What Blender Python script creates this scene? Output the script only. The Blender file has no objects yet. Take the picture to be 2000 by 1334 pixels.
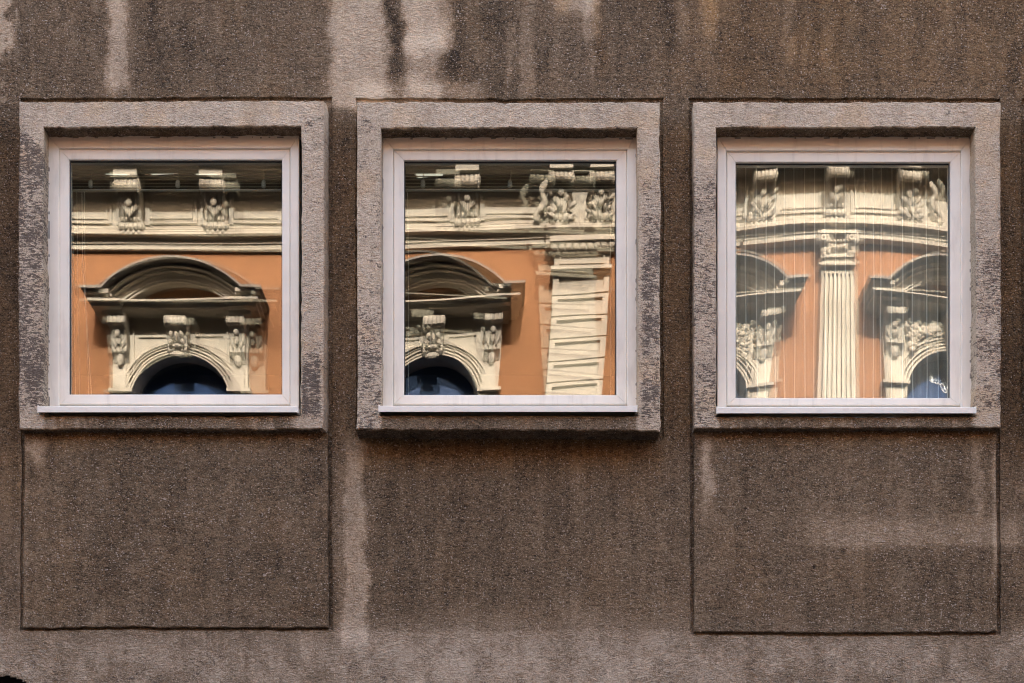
import bpy, math, random
import numpy as np
from mathutils import Vector
random.seed(7)
R = math.radians
S = bpy.context.scene
COL = S.collection

# ------------------------------------------------------------------ camera, light, exposure
CZ = 1.6            # eye height
D = 7.0             # camera to wall
SX = 0.002          # metres per photo pixel on the wall plane
UP = 2.52           # picture centre above the eye on the wall plane
ST = 15.0           # street width: opposite facade at y = -ST
cam_d = bpy.data.cameras.new('camera'); cam = bpy.data.objects.new('camera', cam_d); COL.objects.link(cam)
cam.location = (0, -D, CZ); cam.rotation_euler = (R(90), 0, 0)
cam_d.sensor_width = 36; cam_d.lens = 36 * D / (2000 * SX)
cam_d.shift_y = UP / (2000 * SX); cam_d.clip_end = 300; cam_d.clip_start = .05
S.camera = cam
w = bpy.data.worlds.new('World'); S.world = w; w.use_nodes = True
nt = w.node_tree; bg = nt.nodes['Background']
sky = nt.nodes.new('ShaderNodeTexSky'); sky.sky_type = 'NISHITA'; sky.sun_disc = False
EL, AZ = 28.0, 2.0
sky.dust_density = 7; sky.ozone_density = .4; sky.air_density = .8; sky.sun_elevation = R(EL); sky.sun_rotation = R(AZ)
wb = nt.nodes.new('ShaderNodeMix'); wb.data_type = 'RGBA'; wb.blend_type = 'MULTIPLY'; wb.inputs[0].default_value = 1; wb.inputs[7].default_value = (1.14, 1, .86, 1)   # hazy late sun: warmer sky
nt.links.new(sky.outputs[0], wb.inputs[6]); nt.links.new(wb.outputs[2], bg.inputs[0]); bg.inputs[1].default_value = .15
sd = bpy.data.lights.new('sun', 'SUN'); sd.energy = 2.2; sd.angle = R(.5); sd.color = (1, .92, .81)
sun = bpy.data.objects.new('sun', sd); COL.objects.link(sun)
sun.rotation_euler = Vector((-math.sin(R(AZ)) * math.cos(R(EL)), -math.cos(R(AZ)) * math.cos(R(EL)), -math.sin(R(EL)))).to_track_quat('-Z', 'Y').to_euler()
vs = S.view_settings; vs.view_transform = 'Standard'; vs.look = 'None'; vs.gamma = 1; vs.use_curve_mapping = False
vs.exposure = 3.6
S.cycles.use_denoising = True; S.cycles.use_adaptive_sampling = False; S.cycles.filter_width = 1.1
S.cycles.max_bounces = 10; S.cycles.diffuse_bounces = 5; S.cycles.glossy_bounces = 5; S.cycles.transparent_max_bounces = 24
S.cycles.sample_clamp_indirect = .8; S.cycles.caustics_reflective = False; S.cycles.caustics_refractive = False; S.cycles.blur_glossy = 0

# ------------------------------------------------------------------ helpers
def WX(u, y=0.): return (u - 1000) * SX * (D + y) / D
def WZ(v, y=0.): return CZ + ((667 - v) * SX + UP) * (D + y) / D
def tag(o, label=None, cat=None, group=None, kind=None):
    for k, x in (('label', label), ('category', cat), ('group', group), ('kind', kind)):
        if x: o[k] = x
    return o
def empty(name, loc=(0, 0, 0), parent=None):
    o = bpy.data.objects.new(name, None); COL.objects.link(o); o.location = loc; o.parent = parent; o.empty_display_size = .2
    return o
class MB:
    def __init__(s): s.v = []; s.f = []; s.mi = []
    def add(s, vs_, fs, mi=0):
        b = len(s.v); s.v += [tuple(p) for p in vs_]
        s.f += [tuple(i + b for i in f) for f in fs]; s.mi += [mi] * len(fs)
    def box(s, x0, x1, y0, y1, z0, z1, mi=0):
        x0, x1 = sorted((x0, x1)); y0, y1 = sorted((y0, y1)); z0, z1 = sorted((z0, z1))
        s.add([(x0, y0, z0), (x1, y0, z0), (x1, y1, z0), (x0, y1, z0), (x0, y0, z1), (x1, y0, z1), (x1, y1, z1), (x0, y1, z1)],
              [(0, 3, 2, 1), (4, 5, 6, 7), (0, 1, 5, 4), (1, 2, 6, 5), (2, 3, 7, 6), (3, 0, 4, 7)], mi)
    def tube(s, pts, r, n=6, mi=0):
        rings = []
        for i, p in enumerate(pts):
            p = Vector(p); a = Vector(pts[max(i - 1, 0)]); b = Vector(pts[min(i + 1, len(pts) - 1)])
            t = (b - a).normalized(); q = t.cross(Vector((0, 1, 0.01))).normalized(); w_ = t.cross(q)
            rings.append([p + (q * math.cos(2 * math.pi * k / n) + w_ * math.sin(2 * math.pi * k / n)) * r for k in range(n)])
        vs_ = [p for rg in rings for p in rg]; fs = []
        for i in range(len(rings) - 1):
            for k in range(n):
                fs.append((i * n + k, i * n + (k + 1) % n, (i + 1) * n + (k + 1) % n, (i + 1) * n + k))
        s.add(vs_, fs, mi)
    def blob(s, c, rx, ry, rz, n=8, m=5, rot=0., mi=0):
        vs_ = []; ca, sa = math.cos(rot), math.sin(rot)
        for i in range(m + 1):
            th = math.pi * i / m
            for k in range(n):
                ph = 2 * math.pi * k / n
                x, y, z = rx * math.sin(th) * math.cos(ph), ry * math.sin(th) * math.sin(ph), rz * math.cos(th)
                vs_.append((c[0] + x * ca - z * sa, c[1] + y, c[2] + x * sa + z * ca))
        fs = [(i * n + k, i * n + (k + 1) % n, (i + 1) * n + (k + 1) % n, (i + 1) * n + k) for i in range(m) for k in range(n)]
        s.add(vs_, fs, mi)
    def build(s, name, mats, parent=None, smooth=False):
        me = bpy.data.meshes.new(name); me.from_pydata(s.v, [], s.f)
        if not isinstance(mats, (list, tuple)): mats = [mats]
        for m in mats: me.materials.append(m)
        if max(s.mi, default=0) > 0: me.polygons.foreach_set('material_index', s.mi)
        if smooth: me.polygons.foreach_set('use_smooth', [True] * len(me.polygons))
        me.update()
        o = bpy.data.objects.new(name, me); COL.objects.link(o); o.parent = parent
        return o

# ------------------------------------------------------------------ materials
def mat(name):
    m = bpy.data.materials.new(name); m.use_nodes = True
    return m, m.node_tree, m.node_tree.nodes['Principled BSDF']
def N(t, kind, **kw):
    n = t.nodes.new('ShaderNode' + kind)
    for k, x in kw.items():
        if k in n.inputs.keys(): n.inputs[k].default_value = x
        else: setattr(n, k, x)
    return n
def noise_vec(t, scale, detail=3, rough=.5, dist=0., coord='Object'):
    tc = N(t, 'TexCoord'); mp = N(t, 'Mapping'); mp.inputs['Scale'].default_value = scale
    t.links.new(tc.outputs[coord], mp.inputs[0])
    n = N(t, 'TexNoise'); n.inputs['Scale'].default_value = 1; n.inputs['Detail'].default_value = detail
    n.inputs['Roughness'].default_value = rough; n.inputs['Distortion'].default_value = dist
    t.links.new(mp.outputs[0], n.inputs['Vector'])
    return n.outputs['Fac']
def math_(t, op, a, b=None, c=None, clamp=False):
    n = t.nodes.new('ShaderNodeMath'); n.operation = op; n.use_clamp = clamp
    for i, x in enumerate((a, b, c)):
        if x is None: continue
        if isinstance(x, (int, float)): n.inputs[i].default_value = x
        else: t.links.new(x, n.inputs[i])
    return n.outputs[0]
def mrange(t, x, a, b, c=0., d=1., smooth=False):
    n = t.nodes.new('ShaderNodeMapRange'); n.interpolation_type = 'SMOOTHSTEP' if smooth else 'LINEAR'
    for i, q in enumerate((x, a, b, c, d)):
        if isinstance(q, (int, float)): n.inputs[i].default_value = q
        else: t.links.new(q, n.inputs[i])
    return n.outputs[0]
def mixc(t, f, a, b, mode='MIX'):
    n = t.nodes.new('ShaderNodeMix'); n.data_type = 'RGBA'; n.blend_type = mode
    for i, x in ((0, f), (6, a), (7, b)):
        if isinstance(x, (int, float)): n.inputs[i].default_value = x
        elif isinstance(x, tuple): n.inputs[i].default_value = (*x, 1)
        else: t.links.new(x, n.inputs[i])
    return n.outputs[2]

def concrete():
    m, t, b = mat('bush_hammered_render')
    at = N(t, 'Attribute'); at.attribute_name = 'stain'
    sp = N(t, 'SeparateColor'); t.links.new(at.outputs['Color'], sp.inputs[0])
    L, T, Dk = sp.outputs[0], sp.outputs[1], sp.outputs[2]
    furrow = noise_vec(t, (62, 62, 118), 2, .55, 1.1)
    grain = noise_vec(t, (230, 230, 250), 1, .5)
    patch = noise_vec(t, (9, 9, 6), 4, .62)
    broad = noise_vec(t, (1.7, 1.7, .8), 4, .6)
    streak = noise_vec(t, (22, 22, 1.6), 3, .6)
    l = math_(t, 'ADD', L, mrange(t, patch, .25, .75, -.085, .085))
    l = math_(t, 'ADD', l, mrange(t, broad, .3, .7, -.055, .055))
    l = math_(t, 'ADD', l, mrange(t, streak, .3, .7, -.045, .045))
    l = math_(t, 'ADD', l, mrange(t, furrow, .3, .7, -.155, .145))
    l = math_(t, 'ADD', l, mrange(t, grain, .3, .7, -.11, .13), clamp=True)
    cr = N(t, 'ValToRGB'); e = cr.color_ramp.elements
    e[0].position = 0; e[0].color = (.028, .021, .015, 1)
    e[1].position = 1; e[1].color = (.64, .54, .42, 1)
    for p, c in ((.2, (.122, .089, .058)), (.45, (.248, .188, .131)), (.7, (.43, .35, .265))):
        k = e.new(p); k.color = (*c, 1)
    t.links.new(l, cr.inputs[0])
    och = mixc(t, .75, cr.outputs[0], (1.18, .84, .42), 'MULTIPLY')
    c1 = mixc(t, math_(t, 'MULTIPLY', T, mrange(t, patch, .3, .6, .6, 1.)), cr.outputs[0], och)
    # pale aggregate grains
    gr = noise_vec(t, (150, 150, 170), 0, .4)
    c2 = mixc(t, mrange(t, gr, .69, .76, 0, .6, True), c1, (.52, .44, .38))
    # soot lodged in the furrows
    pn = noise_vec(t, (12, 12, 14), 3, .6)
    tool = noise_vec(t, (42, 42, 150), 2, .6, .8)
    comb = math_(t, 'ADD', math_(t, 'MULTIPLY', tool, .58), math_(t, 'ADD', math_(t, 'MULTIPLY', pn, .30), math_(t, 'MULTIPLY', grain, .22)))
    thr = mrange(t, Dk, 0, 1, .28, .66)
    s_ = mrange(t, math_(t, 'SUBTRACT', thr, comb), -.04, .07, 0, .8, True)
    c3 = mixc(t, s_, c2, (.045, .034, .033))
    t.links.new(c3, b.inputs['Base Color']); b.inputs['Roughness'].default_value = .93
    b.inputs['Specular IOR Level'].default_value = .2
    tcv = N(t, 'TexCoord'); vo = N(t, 'TexVoronoi'); vo.inputs['Scale'].default_value = 6.5; t.links.new(tcv.outputs['Object'], vo.inputs['Vector'])
    hsh = N(t, 'SeparateColor'); t.links.new(vo.outputs['Color'], hsh.inputs[0])
    pit = math_(t, 'MULTIPLY', mrange(t, vo.outputs['Distance'], .018, .034, 1, 0, True), mrange(t, hsh.outputs[0], .55, .6, 0, 1))
    warp = noise_vec(t, (5, 5, 5), 4, .65); crk = math_(t, 'ABSOLUTE', math_(t, 'SUBTRACT', warp, .5))
    where = mrange(t, noise_vec(t, (1.3, 1.3, 1.3), 1, .5), .60, .66, 0, 1, True)
    crack = math_(t, 'MULTIPLY', mrange(t, crk, .0015, .005, .6, 0, True), where)
    c4 = mixc(t, math_(t, 'MAXIMUM', pit, crack), c3, (.03, .024, .02)); t.links.new(c4, b.inputs['Base Color'])
    h = math_(t, 'ADD', mrange(t, furrow, .3, .7, 0, 1), math_(t, 'MULTIPLY', grain, .9))
    bp = N(t, 'Bump'); bp.inputs['Strength'].default_value = .9; bp.inputs['Distance'].default_value = .004
    t.links.new(h, bp.inputs['Height']); t.links.new(bp.outputs[0], b.inputs['Normal'])
    return m
def simple(name, col, rough=.8, var=.12, scale=(6, 6, 6), bump=0., bscale=(60, 60, 60), spec=.5, dirt=None):
    m, t, b = mat(name)
    n = noise_vec(t, scale, 4, .6)
    k = mrange(t, n, .25, .75, 1 - var, 1 + var)
    cc = N(t, 'CombineColor')
    for i in range(3): t.links.new(math_(t, 'MULTIPLY', k, col[i]), cc.inputs[i])
    out = cc.outputs[0]
    if dirt:
        d = noise_vec(t, dirt[1], 4, .65)
        out = mixc(t, mrange(t, d, .5, .72, 0, dirt[2], True), out, dirt[0])
    t.links.new(out, b.inputs['Base Color']); b.inputs['Roughness'].default_value = rough
    b.inputs['Specular IOR Level'].default_value = spec
    if bump:
        bp = N(t, 'Bump'); bp.inputs['Strength'].default_value = 1; bp.inputs['Distance'].default_value = bump
        t.links.new(noise_vec(t, bscale, 3), bp.inputs['Height']); t.links.new(bp.outputs[0], b.inputs['Normal'])
    return m
def glass(name, refl, tint):
    m = bpy.data.materials.new(name); m.use_nodes = True; t = m.node_tree; t.nodes.clear()
    o = N(t, 'OutputMaterial'); mx = N(t, 'MixShader'); g = N(t, 'BsdfGlossy'); tr = N(t, 'BsdfTransparent')
    g.inputs['Roughness'].default_value = 0.; g.inputs['Color'].default_value = (1, .985, .97, 1)
    tr.inputs['Color'].default_value = (*tint, 1); mx.inputs[0].default_value = refl
    t.links.new(tr.outputs[0], mx.inputs[1]); t.links.new(g.outputs[0], mx.inputs[2]); t.links.new(mx.outputs[0], o.inputs[0])
    return m
CONC = concrete()
PVC = simple('white_window_plastic', (.86, .80, .70), .38, .05, (3, 3, 9), dirt=((.38, .33, .27), (26, 9, 5), .20))
ALU = simple('white_sill_metal', (.81, .77, .69), .4, .05, (4, 4, 4), dirt=((.35, .32, .30), (20, 20, 60), .2))
GASK = simple('black_rubber', (.02, .02, .022), .5, .05)
GOUT = glass('outer_glass', .145, (.77, .79, .77)); GIN = glass('inner_glass', .135, (.77, .79, .77)); GOUT3 = glass('clear_outer_glass', .155, (.95, .96, .94)); GIN3 = glass('clear_inner_glass', .12, (.95, .96, .94)); GBK = glass('glass_back', 0., (.98, .99, .98))
CREAM = simple('cream_stucco', (.345, .318, .272), .9, .07, (1.2, 1.2, 1.2), .003, (40, 40, 40), .2, ((.17, .15, .115), (2.2, 2.2, 1.1), .5))
STONE = simple('weathered_ornament', (.29, .275, .24), .9, .12, (3, 3, 3), .003, (40, 40, 40), .2, ((.12, .105, .085), (7, 7, 3), .7))
OCHRE = simple('orange_stucco', (.168, .082, .041), .9, .05, (.8, .8, .8), .003, (50, 50, 50), .2, ((.13, .06, .029), (1.3, 1.3, .5), .4))
LEAD = simple('weathered_lead', (.085, .075, .065), .6, .15, (3, 3, 3))
DKGL = simple('dark_pane', (.020, .042, .105), .12, .3, (1.2, 1.2, 1.2), spec=.35)
BASEST = simple('dark_base_stone', (.10, .085, .07), .8, .15)  # unseen ground floor, coloured dark to cut bounce light from below
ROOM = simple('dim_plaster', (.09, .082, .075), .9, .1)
BLIND = simple('beige_blind_metal', (.78, .72, .56), .45, .05)
CORD = simple('white_cord', (.86, .83, .76), .8, .05)
ASPH = simple('asphalt', (.045, .045, .045), .9, .2, (3, 3, 3), .004, (90, 90, 90))
PAVE = simple('paving_concrete', (.13, .12, .11), .9, .12, (2, 2, 2), .003, (60, 60, 60))
CAULK = simple('old_caulking', (.30, .27, .24), .9, .3, (30, 30, 30), .003, (80, 80, 80))
VOID = simple('dark_void', (.012, .010, .009), .95, .1)
LAMPM, lt_, lb_ = mat('lit_diffuser'); lb_.inputs['Base Color'].default_value = (.7, .7, .66, 1)
lb_.inputs['Emission Color'].default_value = (1, .93, .78, 1); lb_.inputs['Emission Strength'].default_value = .10
SHEER = bpy.data.materials.new('sheer_net'); SHEER.use_nodes = True
def _sheer():
    t = SHEER.node_tree; t.nodes.clear(); o = N(t, 'OutputMaterial'); mx = N(t, 'MixShader'); d = N(t, 'BsdfDiffuse'); tl = N(t, 'BsdfTransparent')
    d.inputs[0].default_value = (.84, .79, .70, 1)
    n = noise_vec(t, (90, 1, 3), 2); t.links.new(mrange(t, n, .3, .7, .36, .50), mx.inputs[0])
    t.links.new(tl.outputs[0], mx.inputs[1]); t.links.new(d.outputs[0], mx.inputs[2]); t.links.new(mx.outputs[0], o.inputs[0])
_sheer()

# ------------------------------------------------------------------ numpy noise and stains
def vnoise(x, y, seed=0):
    xi = np.floor(x).astype(np.int64); yi = np.floor(y).astype(np.int64); fx = x - xi; fy = y - yi
    fx = fx * fx * (3 - 2 * fx); fy = fy * fy * (3 - 2 * fy)
    def h(a, b):
        q = (a * 374761393 + b * 668265263 + seed * 974711) & 0xffffffff
        q = ((q ^ (q >> 13)) * 1274126177) & 0xffffffff
        return ((q ^ (q >> 16)) & 0xffff) / 65535.
    return (h(xi, yi) * (1 - fx) + h(xi + 1, yi) * fx) * (1 - fy) + (h(xi, yi + 1) * (1 - fx) + h(xi + 1, yi + 1) * fx) * fy
def fbm(x, y, seed=0, o=4):
    a = 0; s = 0
    for k in range(o): a = a + vnoise(x * 2 ** k, y * 2 ** k, seed + k * 17) * .5 ** k; s += .5 ** k
    return a / s
def sst(a, b, x):
    t = np.clip((x - a) / (b - a), 0, 1); return t * t * (3 - 2 * t)
def sb(u, v, x0, x1, y0, y1, sx, sy, sy2=None):
    sy2 = sy if sy2 is None else sy2
    return sst(x0 - sx, x0 + sx, u) * (1 - sst(x1 - sx, x1 + sx, u)) * sst(y0 - sy, y0 + sy, v) * (1 - sst(y1 - sy2, y1 + sy2, v))
UNITS = [  # surround outer (px on its own front), opening, depth p, frame px, glass px, sill px
    dict(o=(37, 632, 198, 838), i=(85, 588, 248, 812), p=.05, slot=(40, 649, 190, 1231), panel=(46, 641, 845, 1225), f=(92, 583, 268, 793), s=(115, 567, 289, 790), g=(135, 551, 312, 770), sill=(73, 583, 793, 805)),
    dict(o=(697, 1289, 200, 840), i=(744, 1246, 250, 812), p=.115, slot=(694, 1296, 192, 0), panel=None, f=(748, 1243, 270, 793), s=(768, 1225, 291, 790), g=(789, 1204, 313, 771), sill=(739, 1245, 792, 804)),
    dict(o=(1355, 1955, 200, 836), i=(1399, 1906, 249, 814), p=.05, slot=(1347, 1953, 191, 1241), panel=(1355, 1946, 843, 1234), f=(1402, 1898, 272, 795), s=(1419, 1877, 294, 792), g=(1437, 1856, 317, 777), sill=(1399, 1907, 795, 807)),
]
def stain(u, v, part):
    wu = (fbm(u / 45, v / 60, 3) - .5) * 30; wv = (fbm(u / 50, v / 50, 9) - .5) * 36
    fu = (fbm(u / 9, v / 12, 23) - .5) * 15
    U = u + wu + fu; V = v + wv
    pt = fbm(u / 38, v / 70, 5)
    if part == 'wall' or part == 'panel':
        L = .235 + .10 * (fbm(u / 160, v / 240, 1) - .5)
        T = .25 + .12 * sst(.5, .7, fbm(u / 90, v / 140, 40))
        Dk = np.full_like(u, .22)
        A = [(210, 250, -300, 178, 9, 16, .34), (645, 755, -300, 215, 14, 16, .38), (790, 886, -300, 100, 12, 30, .42), (790, 868, 60, 200, 18, 26, .30),
             (700, 945, 160, 200, 22, 16, .22), (1012, 1040, 10, 196, 8, 26, .16), (985, 998, 30, 160, 5, 26, .10), (1075, 1170, -300, 30, 14, 14, .26),
             (1143, 1176, -300, 78, 9, 14, .24), (1149, 1162, 70, 165, 5, 22, .12), (1370, 1396, -300, 78, 8, 18, .15), (1526, 1549, -300, 150, 8, 30, .12),
             (673, 712, 866, 1260, 7, 30, .30), (652, 672, 900, 1260, 8, 40, .08), (1370, 1392, 856, 985, 8, 34, .30), (1896, 1916, 856, 1000, 8, 36, .16),
             (54, 80, 852, 902, 8, 14, .26), (180, 186, 1180, 1230, 5, 12, .1)]
        rng = random.Random(41)
        for _ in range(26):
            x0 = rng.uniform(0, 1990); A.append((x0, x0 + rng.uniform(6, 30), -300, rng.uniform(40, 200), 7, 45, rng.choice((-.05, .05, .07, -.07))))
        for _ in range(20):
            x0 = rng.uniform(660, 1340); A.append((x0, x0 + rng.uniform(6, 26), 880, rng.uniform(960, 1160), 8, 60, rng.uniform(-.05, .05)))
        for a in A: L = L + 1.28 * a[6] * sb(U, V, *a[:6])
        L = L + .42 * sb(u + fu * 1.2, v + fu, -60, 30, -60, 108, 7, 18) * sst(.42, .49, fbm(u / 12, v / 26, 77) + .1 * (u < 22))
        L = L + .3 * sb(u + fu, v + fu, 0, 12, 150, 200, 3, 6) * sst(.45, .5, fbm(u / 5, v / 9, 79))
        L = L + .20 * sb(U, v + fu * .4, 1580, 2005, 1014, 1068 + 0 * u, 60, 28, 8) * (.8 + .4 * pt)
        L = L + .10 * sst(1170, 1290, v + wv) + .15 * sst(1190, 1290, v + wv) * sst(.36, .62, fbm(u / 20, v / 26, 95) * .6 + pt * .4) * (part == 'wall')
        L = L + .10 * sst(1228, 1236, v) * (part == 'wall') + .09 * sst(1130, 1260, v + wv) * sb(u, v, 660, 1345, 900, 1500, 30, 5)
        L = L + .24 * sb(u, v, 1937, 1953, 862, 1120, 4, 30) * (part == 'panel') + .08 * sb(u, v, 36, 56, 860, 1230, 4, 20)
        L = L - .10 * sb(U, V, 750, 784, -60, 190, 15, 22) - .05 * sb(U, V, 890, 1080, 20, 200, 25, 20)
        T = T + .5 * sb(u, v + wv * .4, 700, 1292, 850, 915, 8, 6, 34) + .45 * sb(u, v + wv * .4, 90, 640, 846, 872, 20, 4, 20) + .45 * sb(u, v + wv * .4, 1400, 1950, 842, 872, 20, 4, 20)
        T = T + .35 * sb(u, v, 644, 698, 230, 870, 4, 30) + .4 * sb(u, v, 1294, 1348, 240, 870, 4, 30) + .35 * sb(u, v, 1955, 2000, 230, 900, 4, 30) + .25 * sb(u, v, -20, 38, 230, 1000, 4, 30)
        T = T + .40 * sst(1150, 1500, u) * (1 - sst(150, 230, v)) + .5 * sb(U, V, 1075, 1110, -60, 30, 12, 12) + .4 * sb(U, V, 1370, 1396, -60, 78, 8, 18) + .4 * sb(U, V, 1165, 1180, -60, 140, 8, 18)
        T = T * (1 - .9 * sst(1180, 1260, v))
        L = L - .02 * (sb(u, v, 648, 698, 216, 862, 3, 6) + sb(u, v, 1296, 1347, 216, 862, 3, 30) + sb(u, v, 1957, 2000, 216, 870, 3, 30) + sb(u, v, 0, 38, 200, 860, 3, 30))
        L = L - .16 * np.exp(-((v - 213 - fu * .5) / 2.2) ** 2) * ((u > 647) & (u < 699))
        for (a, b_, r) in ((1588, 1108, 4.5), (900, 1275, 6), (245, 1275, 4), (1645, 1078, 4), (1647, 1072, 4)): L = L - .3 * np.exp(-((u - a) ** 2 + (v - b_) ** 2) / r ** 2)
        e_ = ((u + 30) / 110) ** 2 + ((v - 1368) / 50) ** 2; L = L - .3 * np.exp(-(np.maximum(e_ - 1, 0) / .22) ** 2)
        L = L + .25 * np.exp(-((u - 1206) ** 2 + (v - 1117) ** 2) / 20)
        L = L - .09 * np.exp(-((u - 1665 - fu * .3) / 2.2) ** 2) * (v > 1165) * (v < 1234)
        Dk = Dk + .30 * sst(.40, .55, 1 - pt) * sst(1236, 1300, v)
    else:
        k = part
        un = UNITS[k]; o, i = un['o'], un['i']
        L = .81 + .08 * (pt - .5) + 0 * u
        T = .10 + .25 * sst(.55, .7, fbm(u / 60, v / 60, 51)); Dk = np.full_like(u, .30)
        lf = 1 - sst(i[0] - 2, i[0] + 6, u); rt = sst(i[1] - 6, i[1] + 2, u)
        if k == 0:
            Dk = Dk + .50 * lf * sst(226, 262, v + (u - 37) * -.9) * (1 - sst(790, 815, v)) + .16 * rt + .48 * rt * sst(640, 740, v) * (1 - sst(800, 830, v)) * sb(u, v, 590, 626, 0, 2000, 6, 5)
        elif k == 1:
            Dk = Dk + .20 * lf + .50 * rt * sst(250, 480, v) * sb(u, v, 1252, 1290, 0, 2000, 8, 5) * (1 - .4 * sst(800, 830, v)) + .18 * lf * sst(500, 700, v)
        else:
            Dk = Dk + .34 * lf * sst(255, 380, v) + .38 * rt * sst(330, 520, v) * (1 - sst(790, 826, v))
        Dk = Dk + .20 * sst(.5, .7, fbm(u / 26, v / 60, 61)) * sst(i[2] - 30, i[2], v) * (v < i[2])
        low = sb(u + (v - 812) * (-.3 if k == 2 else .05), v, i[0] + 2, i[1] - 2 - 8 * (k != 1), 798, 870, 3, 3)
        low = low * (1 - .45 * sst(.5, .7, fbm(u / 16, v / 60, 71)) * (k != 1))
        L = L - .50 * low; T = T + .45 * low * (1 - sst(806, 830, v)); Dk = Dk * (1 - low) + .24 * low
        L = L - .05 * sst(.5, .65, fbm(u / 10, v / 100, 88))
    return np.stack([np.clip(L, 0, 1), np.clip(T, 0, 1), np.clip(Dk, 0, 1), np.ones_like(L)], 1)

def jit(P):
    x, y, z = P[:, 0], P[:, 1], P[:, 2]
    lo = (vnoise(x * 3.3, z * 3.3, 35) - .5) * .007; lo2 = (vnoise(x * 3.3, z * 3.3, 45) - .5) * .007
    a = lo + (vnoise(x * 26, z * 26, 5) - .5) * .0044 + (vnoise(x * 75, z * 75, 6) - .5) * .0024
    b = lo2 + (vnoise(x * 26, z * 26, 15) - .5) * .0044 + (vnoise(x * 75, z * 75, 16) - .5) * .0044
    c = (vnoise(x * 9, z * 9, 25) - .5) * .004 + (vnoise(x * 60, z * 60, 26) - .5) * .0020
    P[:, 0] += a; P[:, 2] += b; P[:, 1] += c
    return P
class Skin:
    """a quad mesh in wall metres, with a 'stain' colour per vertex"""
    def __init__(s): s.P = []; s.F = []; s.C = []; s.n = 0
    def add(s, P, F, part):
        P = np.asarray(P, float); u = 1000 + P[:, 0] / SX * D / (D + min(0, 0) + P[:, 1] * 0 - (UNITS[part]['p'] if isinstance(part, int) else 0))
        k = D - (UNITS[part]['p'] if isinstance(part, int) else 0)
        v = 667 - ((P[:, 2] - CZ) * D / k - UP) / SX
        s.C.append(stain(u, v, part)); s.P.append(jit(P.copy())); s.F.append(np.asarray(F) + s.n); s.n += len(P)
    def grid(s, x0, x1, z0, z1, y, part, holes=(), step=.008, dense=None, cut=None):
        def lines(a, b, ed):
            q = [a, b] + [e for e in ed if a < e < b]
            if dense is None: q += list(np.arange(a, b, step))
            else:
                d0, d1 = dense[ed is ez]
                q += list(np.arange(max(a, d0), min(b, d1), step)) + list(np.arange(a, b, .25))
            q = np.unique(np.round(q, 5)); keep = [q[0]]
            es = set(np.round([a, b] + list(ed), 5))
            for t in q[1:]:
                if t - keep[-1] < step * .4:
                    if t in es and keep[-1] not in es: keep[-1] = t
                    elif t in es: keep.append(t)
                else: keep.append(t)
            return np.array(keep)
        ex = [h[0] for h in holes] + [h[1] for h in holes]; ez = [h[2] for h in holes] + [h[3] for h in holes]
        xs = lines(x0, x1, ex); zs = lines(z0, z1, ez)
        X, Z = np.meshgrid(xs, zs); P = np.stack([X.ravel(), np.full(X.size, y), Z.ravel()], 1)
        nx = len(xs); i, j = np.meshgrid(np.arange(nx - 1), np.arange(len(zs) - 1)); i = i.ravel(); j = j.ravel()
        cx = (xs[i] + xs[i + 1]) / 2; cz = (zs[j] + zs[j + 1]) / 2; ok = np.ones(len(i), bool)
        for h in holes: ok &= ~((cx > h[0]) & (cx < h[1]) & (cz > h[2]) & (cz < h[3]))
        if cut is not None: ok &= ~cut(cx, cz)
        i = i[ok]; j = j[ok]; a = j * nx + i
        s.add(P, np.stack([a, a + 1, a + 1 + nx, a + nx], 1), part)
    def loop(s, r, prof, part, step=.008, sides='LTRB', grime=''):
        """sweep (grow, y) pairs round the rectangle r = x0, x1, z0, z1"""
        x0, x1, z0, z1 = r
        for sd_ in sides:
            if sd_ in 'LR':
                n = max(2, int((z1 - z0) / step)); t = np.linspace(z0, z1, n + 1)
            else:
                n = max(2, int((x1 - x0) / step)); t = np.linspace(x0, x1, n + 1)
            rows = []
            for (g, y) in prof:
                if sd_ in 'LR':
                    zz = np.interp(t, [z0, z1], [z0 - g, z1 + g]); xx = np.full(n + 1, x0 - g if sd_ == 'L' else x1 + g); gz_ = min(g, .0035) if g > 0 else g; zz = np.interp(t, [z0, z1], [z0 - gz_, z1 + gz_])
                else:
                    xx = np.interp(t, [x0, x1], [x0 - g, x1 + g]); zz = np.full(n + 1, z1 + g if sd_ == 'T' else z0 - g)
                rows.append(np.stack([xx, np.full(n + 1, y), zz], 1))
            P = np.concatenate(rows); F = []
            a = np.arange(n)
            for k in range(len(prof) - 1):
                b = a + k * (n + 1); F.append(np.stack([b, b + 1, b + n + 2, b + n + 1], 1))
            s.add(P, np.concatenate(F), part)
            if sd_ in grime:   # soot and painted shade: undersides darkened in the vertex colour, ragged edge
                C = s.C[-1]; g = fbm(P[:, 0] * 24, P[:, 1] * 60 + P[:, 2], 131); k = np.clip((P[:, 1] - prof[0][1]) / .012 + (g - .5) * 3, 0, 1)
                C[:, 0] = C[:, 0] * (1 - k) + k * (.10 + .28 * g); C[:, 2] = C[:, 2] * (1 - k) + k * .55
    def build(s, name, m, parent):
        me = bpy.data.meshes.new(name); P = np.concatenate(s.P); F = np.concatenate(s.F); C = np.concatenate(s.C)
        me.from_pydata(P.tolist(), [], F.tolist())
        at = me.color_attributes.new('stain', 'FLOAT_COLOR', 'POINT'); at.data.foreach_set('color', C.astype(np.float32).ravel())
        me.materials.append(m); me.update()
        o = bpy.data.objects.new(name, me); COL.objects.link(o); o.parent = parent
        return o

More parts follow.
